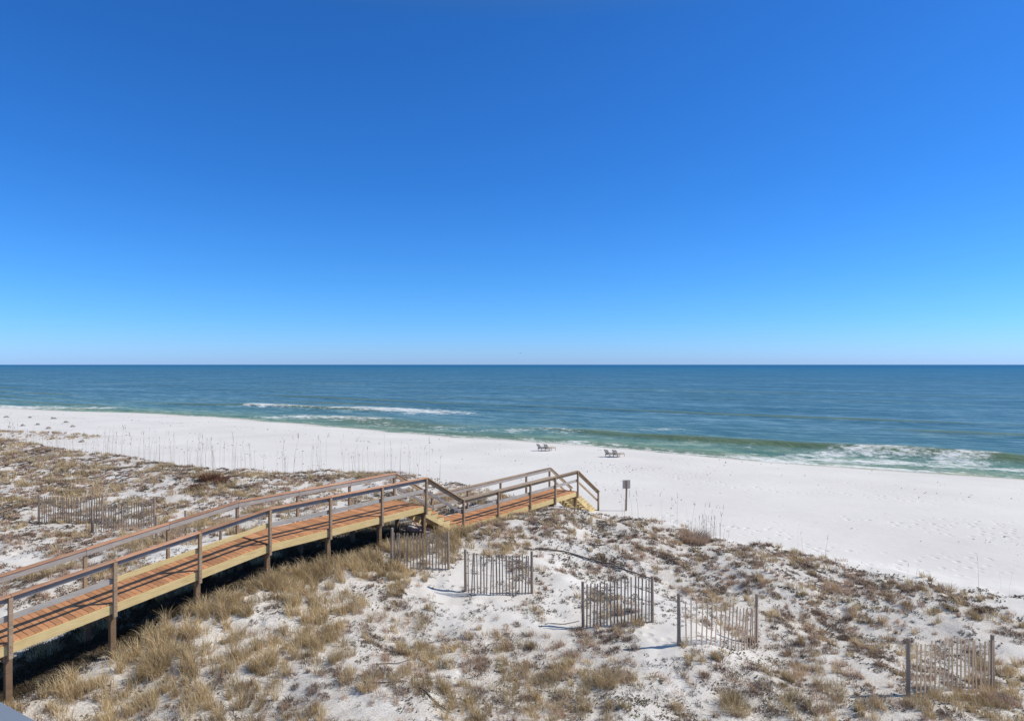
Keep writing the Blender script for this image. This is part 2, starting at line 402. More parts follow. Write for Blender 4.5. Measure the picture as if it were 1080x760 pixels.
h = h + (fbm(uu, dx, 3.0, 63, 3)-.5)*.10*sst(0, 6, dx)*sst(300, 60, dx)
land = sst(-2, 4, dx)
h = h*land
WZ = h
V = np.stack([WX.ravel(), WY.ravel(), WZ.ravel()], 1)
ny, nx = U.shape; i = np.arange(nx*ny).reshape(ny, nx)
Fq = np.stack([i[:-1,:-1].ravel(), i[:-1,1:].ravel(), i[1:,1:].ravel(), i[1:,:-1].ravel()], 1)
m, n, l, P = newmat('sea water'); M['sea'] = m
at = n.new('ShaderNodeAttribute'); at.attribute_name = 'offshore'; ah = n.new('ShaderNodeAttribute'); ah.attribute_name = 'crest'; af = n.new('ShaderNodeAttribute'); af.attribute_name = 'foam'
geo = n.new('ShaderNodeNewGeometry'); pos = geo.outputs['Position']
rot = (0, 0, math.radians(30))
dr = ramp(n, [(0, (.34,.42,.28)), (.07, (.20,.34,.27)), (.15, (.12,.25,.28)), (.30, (.085,.205,.275)), (.6, (.058,.17,.258)), (.85, (.028,.145,.255)), (1, (.008,.11,.26))])
lg = math_(n, l, 'DIVIDE', math_(n, l, 'LOGARITHM', math_(n, l, 'ADD', math_(n, l, 'MAXIMUM', at.outputs['Fac'], 0.0), 12.0), 10.0), 3.5)
lgm = n.new('ShaderNodeMapRange'); l.new(lg, lgm.inputs[0]); lgm.inputs[1].default_value = .308; lgm.inputs[2].default_value = 1.0
l.new(lgm.outputs[0], dr.inputs[0])
st = noise(n, l, pos, .016, 8, .72, ((1.0, 3.6, 1.0), rot)); sr = ramp(n, [(.36, (.62,.74,.76)), (.5, (1,1,1)), (.64, (1.5,1.3,1.28))]); l.new(st.outputs[0], sr.inputs[0])
col = mixc(n, l, 1.0, dr.outputs[0], sr.outputs[0], 'MULTIPLY')
sf = noise(n, l, pos, .16, 8, .8, ((1.0, 2.6, 1.0), rot)); sfr = ramp(n, [(.36, (.50,.68,.72)), (.5, (1,1,1)), (.62, (2.1,1.6,1.5))]); l.new(sf.outputs[0], sfr.inputs[0])  # fine ripple highlights and darker streaks painted into the water colour
col = mixc(n, l, 1.0, col, sfr.outputs[0], 'MULTIPLY')
col = mixc(n, l, ah.outputs['Fac'], col, (.14,.20,.10))
fo = noise(n, l, pos, 1.1, 8, .75, ((1.0, 1.5, 1.0), rot)); fo2 = noise(n, l, pos, .22, 4, .6, ((1.0, 1.6, 1.0), rot))
fs = math_(n, l, 'ADD', math_(n, l, 'MULTIPLY', fo.outputs[0], .6), math_(n, l, 'MULTIPLY', fo2.outputs[0], .4))
th = math_(n, l, 'SUBTRACT', .77, math_(n, l, 'MULTIPLY', af.outputs['Fac'], .40))
fm = math_(n, l, 'MULTIPLY', math_(n, l, 'SUBTRACT', fs, th), 9.0, True)
fm = math_(n, l, 'MULTIPLY', fm, .92)
col = mixc(n, l, fm, col, (.82,.84,.85))
dif = n.new('ShaderNodeBsdfDiffuse'); l.new(col, dif.inputs[0]); glo = n.new('ShaderNodeBsdfGlossy')
ro = n.new('ShaderNodeMapRange'); l.new(fm, ro.inputs[0]); ro.inputs[3].default_value = .18; ro.inputs[4].default_value = .8
l.new(ro.outputs[0], glo.inputs['Roughness']); n.remove(P)
fre = n.new('ShaderNodeFresnel'); fre.inputs['IOR'].default_value = 1.33
# choppy water never shows its full grazing reflection: the wave slopes face the eye
fac = math_(n, l, 'MULTIPLY', math_(n, l, 'MINIMUM', fre.outputs[0], .20), math_(n, l, 'SUBTRACT', 1.0, fm))
mxs = n.new('ShaderNodeMixShader'); l.new(fac, mxs.inputs[0]); l.new(dif.outputs[0], mxs.inputs[1]); l.new(glo.outputs[0], mxs.inputs[2]); l.new(mxs.outputs[0], n['Material Output'].inputs[0])
w1 = noise(n, l, pos, .55, 5, .65, ((1.0, 1.8, 1.0), rot)); w2 = noise(n, l, pos, .09, 4, .6, ((1.0, 2.2, 1.0), rot))
bb1 = n.new('ShaderNodeBump'); bb1.inputs['Strength'].default_value = .8; bb1.inputs['Distance'].default_value = .9; l.new(w2.outputs[0], bb1.inputs['Height'])
bb2 = n.new('ShaderNodeBump'); bb2.inputs['Strength'].default_value = .8; bb2.inputs['Distance'].default_value = .32; l.new(w1.outputs[0], bb2.inputs['Height']); l.new(bb1.outputs[0], bb2.inputs['Normal'])
for q_ in (dif, glo, fre): l.new(bb2.outputs[0], q_.inputs['Normal'])
sea = mesh_np('sea', V, [Fq], M['sea'], smooth=True); tag(sea, kind='structure')
# foam patches: strokes along the breakers (world metres on the water plane)
def wp(px, py): Yv = EYE*F/(py-384.2); return ((px-540)/F*Yv, Yv)
foam = np.zeros_like(dx)
def stroke(pts, hw, k):
    global foam
    P_ = [wp(*p) for p in pts]
    dmin = np.full(WX.shape, 1e9)
    for (ax, ay), (bx, by) in zip(P_[:-1], P_[1:]):
        vx, vy = bx-ax, by-ay; L2 = vx*vx+vy*vy
        t = np.clip(((WX-ax)*vx+(WY-ay)*vy)/L2, 0, 1)
        # anisotropic: measure across the shore and along it
        ex = WX-(ax+t*vx); ey = WY-(ay+t*vy)
        dmin = np.minimum(dmin, np.hypot(ex*.5, ey))
    foam = np.maximum(foam, k*np.exp(-(dmin/hw)**2))
stroke([(-60,427),(40,430),(90,431)], 6.0, .92)
stroke([(-40,424),(30,426)], 5.0, .45)
stroke([(275,429),(330,431),(400,434),(460,437)], 5.5, .90)
stroke([(370,431),(420,433),(455,436)], 8.0, .90)
stroke([(460,437),(505,439)], 3.5, .62)
stroke([(300,440),(345,441),(385,443)], 5.5, .86)
stroke([(385,445),(420,449),(450,454)], 4.0, .66)
stroke([(170,434),(240,437),(330,446),(420,454)], 2.4, .60)
stroke([(400,449),(520,455),(600,457),(690,454)], 5.5, .66)
stroke([(430,456),(540,463),(620,468),(690,475),(760,481)], 3.0, .74)
stroke([(690,465),(760,470),(840,480)], 4.0, .50)
stroke([(790,482),(870,486),(940,488),(1000,490)], 4.5, .88)
stroke([(880,480),(930,481),(1000,486)], 4.5, .82)
stroke([(1035,494),(1090,498),(1200,510)], 3.0, .80)
stroke([(940,492),(1080,503),(1300,524)], 1.6, .66)
green = np.zeros_like(dx)
foam, keepf = green, foam
stroke([(366,442),(400,446),(440,450)], 4.0, .95)
stroke([(640,470),(700,476),(770,482)], 2.2, .8)
stroke([(880,474),(960,478),(1080,484)], 4.0, .6)
stroke([(430,457),(480,461),(560,466)], 1.5, .6)
green, foam = foam, keepf
edge = .88*np.exp(-((dx-0.9)/1.0)**2)
foam = np.maximum(foam, edge*(.6+.5*vnoise(uu, uu*0, 12, 70)))
lift = .40*foam*sst(6, 12, dx)*sst(170, 130, dx)
co_ = np.stack([WX.ravel(), WY.ravel(), (WZ+lift).ravel()], 1).astype(np.float32); sea.data.vertices.foreach_set('co', co_.ravel()); sea.data.update()
crestm = np.clip((h-.13)/.25, 0, 1)*(.35+.6*sst(95, 45, dx)) + .5*np.exp(-((dx-3.0)/3)**2)*np.clip(fbm(uu, dx, 20, 77)*2-.5, 0, 1)
for nm, arr in (('offshore', np.maximum(dx, 0)), ('crest', np.clip(np.maximum(crestm, green), 0, .9)), ('foam', foam)):
    a_ = sea.data.attributes.new(nm, 'FLOAT', 'POINT'); a_.data.foreach_set('value', arr.ravel().astype(np.float32))

# ------------------------------------------------------------------ blades
def blades(bx, by, bz, hgt, wid, az, lean, curl=1.6):
    """five-vertex blades; lean = horizontal run of the tip as a share of the height"""
    n_ = len(bx); ya = RNG.uniform(0, 2*math.pi, n_)
    wx = np.cos(ya)*wid/2; wy = np.sin(ya)*wid/2
    lx = np.cos(az)*lean*hgt; ly = np.sin(az)*lean*hgt
    # the stem rises, then arches over: horizontal run grows with s**2, height flattens out
    V = np.empty((n_, 7, 3)); sag = np.clip(lean, 0, 1.4)*.42
    def at(s_): return bx+lx*s_**2, by+ly*s_**2, bz+hgt*(s_-sag*s_**3)
    V[:,0] = np.stack([bx-wx, by-wy, bz-.03], 1); V[:,1] = np.stack([bx+wx, by+wy, bz-.03], 1)
    for q_, (s_, w_) in enumerate(((.42, .95), (.76, .65))):
        mx, my, mz = at(s_)
        V[:,2+2*q_] = np.stack([mx+wx*w_, my+wy*w_, mz], 1); V[:,3+2*q_] = np.stack([mx-wx*w_, my-wy*w_, mz], 1)
    V[:,6] = np.stack(at(1.0), 1)
    b = (np.arange(n_)*7)[:,None]
    return V.reshape(-1, 3), (b+np.array([[0,1,2,3,3,2,4,5]])).reshape(-1, 4), b+np.array([[5,4,6]])
def tufts_to_blades(tx, ty, th, tr, nb, wid, lean=(.15, .9)):
    nb = nb.astype(int); idx = np.repeat(np.arange(len(tx)), nb); k = len(idx)
    rr = np.sqrt(RNG.random(k))*tr[idx]; aa = RNG.uniform(0, 2*math.pi, k)
    bx = tx[idx]+rr*np.cos(aa); by = ty[idx]+rr*np.sin(aa)
    hh = th[idx]*RNG.uniform(.35, 1.1, k)*(1-.4*(rr/tr[idx])**2)
    le = RNG.uniform(*lean, k); az = aa+RNG.normal(0, .7, k)
    az = np.where(RNG.random(k) < .3, math.radians(150)+RNG.normal(0, .5, k), az)
    bz = ground_z(tx, ty)[idx]; 
    bz = ground_z(bx, by)
    return blades(bx, by, bz, hh, wid[idx]*RNG.uniform(.7, 1.3, k), az, le)
def join(parts):
    Vs, Q, T = [], [], []; o = 0
    for V, q, t in parts: Vs.append(V); Q.append(q+o); T.append(t+o); o += len(V)
    return np.concatenate(Vs), np.concatenate(Q), np.concatenate(T)
def inview(x, y, m=1.22): return (np.abs(x) < .7714*m*y + 3) & (y > 11)

def scatter(xa, xb, ya, yb, dens):
    k = int((xb-xa)*(yb-ya)*dens); x = RNG.uniform(xa, xb, k); y = RNG.uniform(ya, yb, k)
    ok = inview(x, y); return x[ok], y[ok]
def off_walk(x, y, lo=-.05, hi=1.75):
    t = (x-P0[0])*PD[0]+(y-P0[1])*PD[1]; ww = (x-P0[0])*PN[0]+(y-P0[1])*PN[1]
    inside = (ww > lo) & (ww < hi) & (t < 14.3)
    return ~inside
KEEP = []   # places of the clumps that are things of their own

# A  straw coloured beach grass
x, y = scatter(-70, 26, 12, 78, 14)
tt = RNG.uniform(-17, 1.5, 330); ww = RNG.normal(-.55, .28, 330)
x = np.concatenate([x, P0[0]+PD[0]*tt+PN[0]*ww]); y = np.concatenate([y, P0[1]+PD[1]*tt+PN[1]*ww])
v, inl, left, nw, c = veg_field(x, y)
gfine = fbm(x, y, 1.1, 40, 3)
bank = np.exp(-((x+7.0)**2/16+(y-17.2)**2/7)); dn = np.clip(nw+bank, 0, 1)
p = v*sst(.42-.07*dn, .58-.05*dn, gfine)*(.24+.33*left+.75*dn+.6*sst(19.5, 16, y))
far_thin = np.clip(34/np.hypot(x, y), .35, 1)
ok = (RNG.random(len(x)) < p*far_thin*1.15) & off_walk(x, y, .1, 1.7)
x, y, nwv, lv, cv = x[ok], y[ok], np.clip(nw[ok]+np.exp(-((x[ok]+7.2)**2/14+(y[ok]-17.2)**2/6)), 0, 1), left[ok], c[ok]
dist = np.hypot(x, y)
th = RNG.uniform(.18, .42, len(x)) + .42*nwv*RNG.random(len(x)) + .06*lv
tr = RNG.uniform(.06, .18, len(x)) + .05*lv
nb = RNG.uniform(26, 70, len(x))*np.clip(24/dist, .45, 1.1)
V1 = tufts_to_blades(x, y, th, tr, nb, .0085*np.clip(dist/18, .8, 3.0))
o = mesh_np('beach_grass', V1[0], [V1[1], V1[2]], M['straw'])
tag(o, 'dry straw coloured beach grass growing in tufts over the dunes', 'grass', kind='stuff')
print('straw tufts', len(x), len(V1[1]))

# B  browner, finer grass: crest and right-hand field
x, y = scatter(-70, 26, 12, 78, 16)
cx_ = RNG.uniform(1.5, 24, 330); x = np.concatenate([x, cx_]); y = np.concatenate([y, np.interp(cx_, CRX, CRY)+RNG.normal(-.5, .7, 330)])
cx_ = RNG.normal(.4, 1.5, 420); x = np.concatenate([x, cx_]); y = np.concatenate([y, RNG.normal(28.8, 1.5, 420)])
v, inl, left, nw, c = veg_field(x, y)
gfine = fbm(x, y, .6, 52, 3)
p = v*sst(.42, .60, gfine)*(.64*(1-nw)+.08+.36*left)
ok = (RNG.random(len(x)) < p*np.clip(34/np.hypot(x, y), .4, 1)) & off_walk(x, y)
x, y, lv = x[ok], y[ok], left[ok]
dist = np.hypot(x, y)
th = RNG.uniform(.10, .32, len(x)); tr = RNG.uniform(.05, .16, len(x))
nb = RNG.uniform(25, 60, len(x))*np.clip(24/dist, .5, 1.1)
V1 = tufts_to_blades(x, y, th, tr, nb, .0075*np.clip(dist/18, .8, 3.0), (.3, 1.2))
o = mesh_np('brown_grass', V1[0], [V1[1], V1[2]], M['strawr'])
tag(o, 'short brown grass along the dune crest and among the sand patches', 'grass', kind='stuff')
print('brown tufts', len(x), len(V1[1]))

# C  low dark brush
x, y = scatter(-60, 24, 12, 62, 10)
v, inl, left, nw, c = veg_field(x, y)
gfine = fbm(x, y, .9, 66, 3)
p = sst(.1, .8, v)*sst(.44, .62, gfine)*(1-.8*nw)*(1-.35*left)
ok = (RNG.random(len(x)) < p) & off_walk(x, y)
x, y = x[ok], y[ok]; dist = np.hypot(x, y)
th = RNG.uniform(.06, .24, len(x)); tr = RNG.uniform(.08, .22, len(x)); nb = RNG.uniform(40, 85, len(x))*np.clip(24/dist, .5, 1.1)
V1 = tufts_to_blades(x, y, th, tr, nb, .010*np.clip(dist/20, .8, 2.5), (.6, 1.5))
o = mesh_np('dune_brush', V1[0], [V1[1], V1[2]], M['brush'])
tag(o, 'low dark twiggy brush creeping over the white sand', 'brush', kind='stuff')
print('brush', len(x), len(V1[1]))

# sprigs: tiny dead plants peppering the sand
x, y = scatter(-45, 24, 12, 50, 60)
v, inl, left, nw, c = veg_field(x, y)
p = inl*sst(.44, .62, fbm(x, y, .6, 120, 3))*sst(.30, .58, fbm(x, y, 2.4, 123, 3))*(1-.6*nw)*(1-.5*left)*.75
ok = (RNG.random(len(x)) < p*np.clip(26/np.hypot(x, y), .3, 1)) & off_walk(x, y)
x, y = x[ok], y[ok]; dist = np.hypot(x, y)
V1 = tufts_to_blades(x, y, RNG.uniform(.04, .13, len(x)), RNG.uniform(.03, .09, len(x)), RNG.uniform(7, 15, len(x)), .011*np.clip(dist/20, .8, 2.0), (.4, 1.5))
o = mesh_np('dead_sprigs', V1[0], [V1[1], V1[2]], M['sprig']); tag(o, 'tiny dead grey plants peppering the dune sand', 'dead plants', kind='stuff')
print('sprigs', len(x))
# dark matted growth added under the deck to deepen the shade there
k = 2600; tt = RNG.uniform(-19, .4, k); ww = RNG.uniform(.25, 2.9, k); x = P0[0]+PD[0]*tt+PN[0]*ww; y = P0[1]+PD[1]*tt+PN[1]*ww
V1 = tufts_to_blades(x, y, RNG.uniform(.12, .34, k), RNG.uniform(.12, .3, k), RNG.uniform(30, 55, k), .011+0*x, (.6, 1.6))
o = mesh_np('shade_growth', V1[0], [V1[1], V1[2]], M['dead']); tag(o, 'matted dark growth added to deepen the shade beneath the boardwalk', 'shade_growth', kind='stuff')

# D  litter: small flat leaves and twigs on the sand
def flakes(x, y, size, mat, name, label, cat, zlift=.012, asp=2.0):
    k = len(x); z = ground_z(x, y)+zlift
    yaw = RNG.uniform(0, 2*math.pi, k); tl = RNG.normal(0, .45, k); s = size*RNG.uniform(.5, 1.5, k)
    ax = np.stack([np.cos(yaw)*s*asp/2, np.sin(yaw)*s*asp/2, np.sin(tl)*s*.7], 1)
    bx = np.stack([-np.sin(yaw)*s/2, np.cos(yaw)*s/2, np.sin(RNG.normal(0, .6, k))*s*.5], 1)
    C_ = np.stack([x, y, z+s*.25], 1)
    V = np.stack([C_-ax, C_-bx, C_+ax, C_+bx], 1).reshape(-1, 3)
    b = (np.arange(k)*4)[:,None]
    o = mesh_np(name, V, [b+np.array([[0,1,2,3]])], mat); tag(o, label, cat, kind='stuff'); return o
x, y = scatter(-50, 24, 12, 55, 380)
v, inl, left, nw, c = veg_field(x, y)
cl = fbm(x, y, .45, 81, 3); cl2 = fbm(x, y, 2.0, 83, 3)
p = inl*sst(.50, .68, cl)*sst(.36, .62, cl2)*(.25+.75*v)
near = np.clip(26/np.hypot(x, y), .3, 1)
ok = (RNG.random(len(x)) < p*near) & off_walk(x, y, 9, 9)
x, y = x[ok], y[ok]
flakes(x, y, .030*np.clip(np.hypot(x, y)/20, .9, 2.2), M['litter'], 'leaf_litter', 'dark dead leaves and twigs lying scattered on the dune sand', 'litter')
print('litter', len(x))
# green leaves near the walk
x, y = scatter(-12, 14, 13, 27, 60)
v, inl, left, nw, c = veg_field(x, y)
ok = RNG.random(len(x)) < inl*sst(.60, .72, fbm(x, y, .8, 95, 3))*.5*(1-left)
x, y = x[ok], y[ok]
flakes(x, y, .032+0*x, M['green'], 'ground_leaves', 'small green leaves of creeping dune plants between the grass', 'ground cover', .03)
# specks on the beach
x = RNG.uniform(-110, 60, 160000); y = RNG.uniform(24, 120, 160000)
s = -offshore(x, y); c = crest(x, y)
lines = np.exp(-((s-30-3*np.sin(x/9))/.8)**2)*.6 + np.exp(-((s-18-2*np.sin(x/13+1))/.6)**2)*.45 + np.exp(-((s-35-1.5*np.sin(x/6+2))/.5)**2)*.5 + .035 + .30*np.exp(-((c-3)/1.6)**2)
ok = (s > 1.5) & (c > .8) & inview(x, y, 1.05) & (RNG.random(len(x)) < lines*sst(.4, .7, fbm(x, y, 3.0, 99, 3))*.55)
x, y = x[ok], y[ok]
flakes(x, y, .034*np.clip(np.hypot(x, y)/30, .7, 2.4), M['weed'], 'seaweed_scraps', 'dark scraps of dried seaweed strewn over the white beach', 'seaweed')
print('specks', len(x))

# E  sea oats: tall thin stalks with seed heads
sx, sy, shh = [], [], []
def oats(n_, fx):
    for _ in range(n_):
        a = fx(); sx.append(a[0]); sy.append(a[1]); shh.append(a[2])
R_ = random.Random(3)
def on_left():
    xx = R_.uniform(-58, -4); yy = float(np.interp(xx, CRX, CRY)) + R_.gauss(.3, 1.0)
    return xx, yy, R_.uniform(.8, 2.3)*(1.15 if xx > -30 else .85)
oats(380, on_left)
oats(42, lambda: (R_.gauss(8.3, .45), 28.6+R_.gauss(0, .5), R_.uniform(.7, 1.8)))
oats(12, lambda: (R_.uniform(4.6, 7.6), 30.2+R_.gauss(0, .5), R_.uniform(.8, 1.7)))
oats(14, lambda: (R_.uniform(9, 22), 0, R_.uniform(.7, 1.5)))
oats(16, lambda: (R_.uniform(-9.9, -5), R_.uniform(15.4, 18.5), R_.uniform(.6, .95)))
sx = np.array(sx); sy = np.array(sy); shh = np.array(shh)
z0 = sy == 0; sy[z0] = np.interp(sx[z0], CRX, CRY)-.3
ok = off_walk(sx, sy, -.4, 2.3); sx, sy, shh = sx[ok], sy[ok], shh[ok]
sd_ = np.hypot(sx, sy)
az = RNG.uniform(0, 6.28, len(sx)); le = RNG.uniform(.02, .16, len(sx))
wd_ = .0075*np.clip(sd_/22, 1, 1.6)
A = blades(sx, sy, ground_z(sx, sy), shh, wd_, az, le)
# heads: short blades hanging near the tip
hx = sx+np.cos(az)*le*shh*.8; hy = sy+np.sin(az)*le*shh*.8; hz = ground_z(sx, sy)+shh*.84
hd = []
for k in range(3):
    sel = RNG.random(len(sx)) < .4
    hd.append(blades(hx[sel], hy[sel], hz[sel]+.03+.02*k, shh[sel]*.13+.05, wd_[sel]*1.3, RNG.uniform(0, 6.28, sel.sum()), RNG.uniform(.2, .7, sel.sum())))
Vj, Q, T = join([A]+hd)
o = mesh_np('sea_oats', Vj, [Q, T], M['oats'])
tag(o, 'tall thin sea oat stalks standing up from the dune crests', 'sea oats', kind='stuff')

# F  clumps that stand out one by one
def clump(px, Yd, hgt, rad, nb_, mat, name, label, cat, group=None, leanr=(.15, .95)):
    xx = (px-540)/F*Yd; yy = Yd
    zz = gz(xx, yy)
    k = nb_; rr = np.sqrt(RNG.random(k))*rad; aa = RNG.uniform(0, 6.28, k)
    bx = rr*np.cos(aa); by = rr*np.sin(aa)
    bz = ground_z(bx+xx, by+yy)-zz
    hh = hgt*RNG.uniform(.45, 1.08, k)*(1-.35*(rr/rad)**2)
    V, q, t = blades(bx, by, bz, hh, .008*max(.85, Yd/18)*RNG.uniform(.7, 1.4, k), aa+RNG.normal(0, .6, k), RNG.uniform(*leanr, k))
    o = mesh_np(name, V, [q, t], mat); o.location = (xx, yy, zz)
    return tag(o, label, cat, group)
G1 = 'prominent grass clumps on the dunes'
clump(162, 16.2, .62, .34, 620, M['straw'], 'grass_clump', 'big yellowish grass clump on the bank below the boardwalk pile with the long bracket', 'grass clump', G1)
clump(280, 16.2, .48, .26, 430, M['straw'], 'grass_clump', 'rounded golden grass clump alone on bare sand right of the grassy bank', 'grass clump', G1)
clump(385, 15.2, .34, .14, 190, M['straw'], 'grass_clump', 'small upright tuft casting a long thin shadow on clean sand at lower centre', 'grass clump', G1)
clump(365, 15.6, .36, .17, 210, M['straw'], 'grass_clump', 'leaning tuft just behind the small upright tuft on clean sand', 'grass clump', G1)
clump(640, 15.9, .48, .30, 420, M['straw'], 'grass_clump', 'tall golden clump in front of the gap between middle fence and its right neighbour', 'grass clump', G1)
clump(672, 19.0, .32, .20, 230, M['straw'], 'grass_clump', 'golden tuft growing against the foot of the middle sand fence', 'grass clump', G1)
clump(775, 15.3, .52, .34, 520, M['straw'], 'grass_clump', 'wide golden clump on the sand below the fence with sagging slats', 'grass clump', G1)
clump(968, 15.3, .30, .28, 330, M['straw'], 'grass_clump', 'clump around the left post foot of the pale fence nearest the corner', 'grass clump', G1)
clump(1050, 15.6, .34, .34, 420, M['strawr'], 'grass_clump', 'brown clump around the right post foot of the pale fence nearest the corner', 'grass clump', G1)
clump(733, 28.8, .80, .6, 760, M['strawr'], 'grass_clump', 'dark bushy crest clump with a sheaf of tall sea oats above it', 'grass clump', G1, (.3, 1.0))
G2 = 'reddish shrubs on the far dune'
clump(221, 38.5, .62, .55, 420, M['red'], 'red_shrub', 'larger reddish shrub on the left dune seen above the boardwalk rail', 'shrub', G2, (.3, 1.1))
clump(234, 37.8, .50, .40, 300, M['red'], 'red_shrub', 'smaller reddish shrub just right of the larger red one', 'shrub', G2, (.3, 1.1))
clump(205, 36.8, .38, .35, 240, M['red'], 'red_shrub', 'faint reddish shrub lowest and leftmost of the three on the left dune', 'shrub', G2, (.3, 1.1))
clump(883, 23.0, .40, .42, 380, M['strawr'], 'grass_clump', 'reddish brown clump on the right crest, biggest above the pale fence', 'grass clump', G1, (.3, 1.1))

# ------------------------------------------------------------------ boardwalk
BZ = 1.5
walk = empty('boardwalk', (P0[0], P0[1], BZ), math.atan2(PD[1], PD[0]))
tag(walk, 'long wooden beach boardwalk with orange decking, grey railings and stairs down to the sand', 'boardwalk')
ZF = EYE-5.48-BZ                 # local height of the upper deck
def deck_z(t):
    if t >= -6.9: return ZF
    if t >= -17.5: return ZF + (t+6.9)*0.122
    return ZF + (-17.5+6.9)*0.122
ZL = EYE-6.70-BZ                 # lower deck
W0, W1 = 0.045, 1.655            # deck between these
def local_ground(t, wv):
    p = PT(t, wv); return gz(p[0], p[1])-BZ
def planks(t0, t1, zf, name='deck'):
    mb = MB(); t = t0; pw = .140
    while t + pw <= t1+.01:
        j = random.uniform(-.004, .004); za = zf(t); zb = zf(t+pw-.006)
        mb.sbar(t, t+pw-.007, W0-.03+random.uniform(-.006, .006), W1+.03+random.uniform(-.006, .006), za-.038+j, za+j, zb-.038+j, zb+j, .004)
        t += pw
    return mb.build(name, M['deck'], walk)
planks(-27, -6.9, deck_z); planks(-6.9, 0.02, deck_z)
planks(2.22, 11.5, lambda t: ZL)
PT_U = [-27.0, -24.75, -22.5, -20.25, -18.0, -15.75, -13.5, -11.3, -9.09, -6.88, -4.6, -2.3, 0.0]
PT_L = [2.22, 4.6, 7.1, 9.3, 11.5]
def stringers(ts, zf, mats):
    for k in range(len(ts)-1):
        a, b = ts[k], ts[k+1]
        for side, (y0, y1) in enumerate(((0.0, .040), (1.66, 1.70))):
            mb = MB(); za = zf(a)-.040; zb = zf(b)-.040
            mb.sbar(a+.002, b-.002, y0, y1, za-.235, za, zb-.235, zb)
            mb.build('stringer', M[mats(k, side)], walk)
    for yy in (.42, .83, 1.24):
        mb = MB()
        for k in range(len(ts)-1):
            a, b = ts[k], ts[k+1]
            mb.sbar(a+.002, b-.002, yy, yy+.04, zf(a)-.275, zf(a)-.041, zf(b)-.275, zf(b)-.041)
        mb.build('joist', M['pile'], walk)
stringers(PT_U, deck_z, lambda k, s: 'pine')
stringers(PT_L, lambda t: ZL, lambda k, s: 'pine')

def piles(ts, zf):
    for t in ts:
        zt = zf(t)-.28
        for y0 in (.042, 1.515):
            g0 = local_ground(t, y0)-.5
            if g0 > zt-.6: g0 = zt-.7
            mb = MB(); mb.box(t-.07, t+.07, y0, y0+.14, g0, zt+.0, .012); mb.build('pile', M['pile'], walk)
        mb = MB(); mb.box(t-.115, t-.073, .02, 1.68, zt-.16, zt+.002); mb.build('cross_beam', M['pile'], walk)
piles(PT_U, deck_z); piles(PT_L[1:], lambda t: ZL)
piles([2.3], lambda t: ZL)

def railing(ts, zf, near, capm, boardm, midf, name='railing', zbot=.36):
    """near railing: posts outside at w<0; far railing mirrored. zf(t) = deck height; part = the cap, its pieces below it"""
    s = (lambda a, b: (a, b)) if near else (lambda a, b: (1.70-b, 1.70-a))
    mb = MB()
    for k in range(len(ts)-1):
        a, b = ts[k], ts[k+1]; y0, y1 = s(-.105, .062); za, zb = zf(a)+1.08, zf(b)+1.08
        ea = -.06 if k == 0 else .002; eb = .06 if k == len(ts)-2 else -.002
        mb.sbar(a+ea, b+eb, y0, y1, za-.038, za, zb-.038, zb)
    cap = mb.build(name, M[capm], walk)
    for k, t in enumerate(ts):
        y0, y1 = s(-.09, -.001); p = MB()
        p.box(t-.045, t+.045, y0, y1, zf(t)-zbot, zf(t)+1.04, .008)
        for zz in (-.07, -.20):           # bolt heads
            yy = y0 if near else y1; e = -.012 if near else .012
            p.box(t-.012, t+.012, min(yy, yy+e), max(yy, yy+e), zf(t)+zz-.012, zf(t)+zz+.012, .003)
        p.build('post', M['post'], cap)
    for k in range(len(ts)-1):
        a, b = ts[k], ts[k+1]; y0, y1 = s(.001, .040)
        mb = MB(); mb.sbar(a+.002, b-.002, y0, y1, zf(a)+.895, zf(a)+1.040, zf(b)+.895, zf(b)+1.040)
        mb.build('rail_board', M[boardm], cap)
        mm = midf(k)
        if mm:
            mb = MB(); mb.sbar(a+.002, b-.002, y0, y1, zf(a)+.48, zf(a)+.62, zf(b)+.48, zf(b)+.62)
            mb.build('mid_rail', M[mm], cap)
    return cap
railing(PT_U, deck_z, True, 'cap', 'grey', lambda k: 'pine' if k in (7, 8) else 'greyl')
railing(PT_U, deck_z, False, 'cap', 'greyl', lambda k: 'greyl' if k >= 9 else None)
railing(PT_L, lambda t: ZL, True, 'brown', 'brown', lambda k: 'greyl')
railing(PT_L, lambda t: ZL, False, 'brown', 'greyl', lambda k: 'greyl')

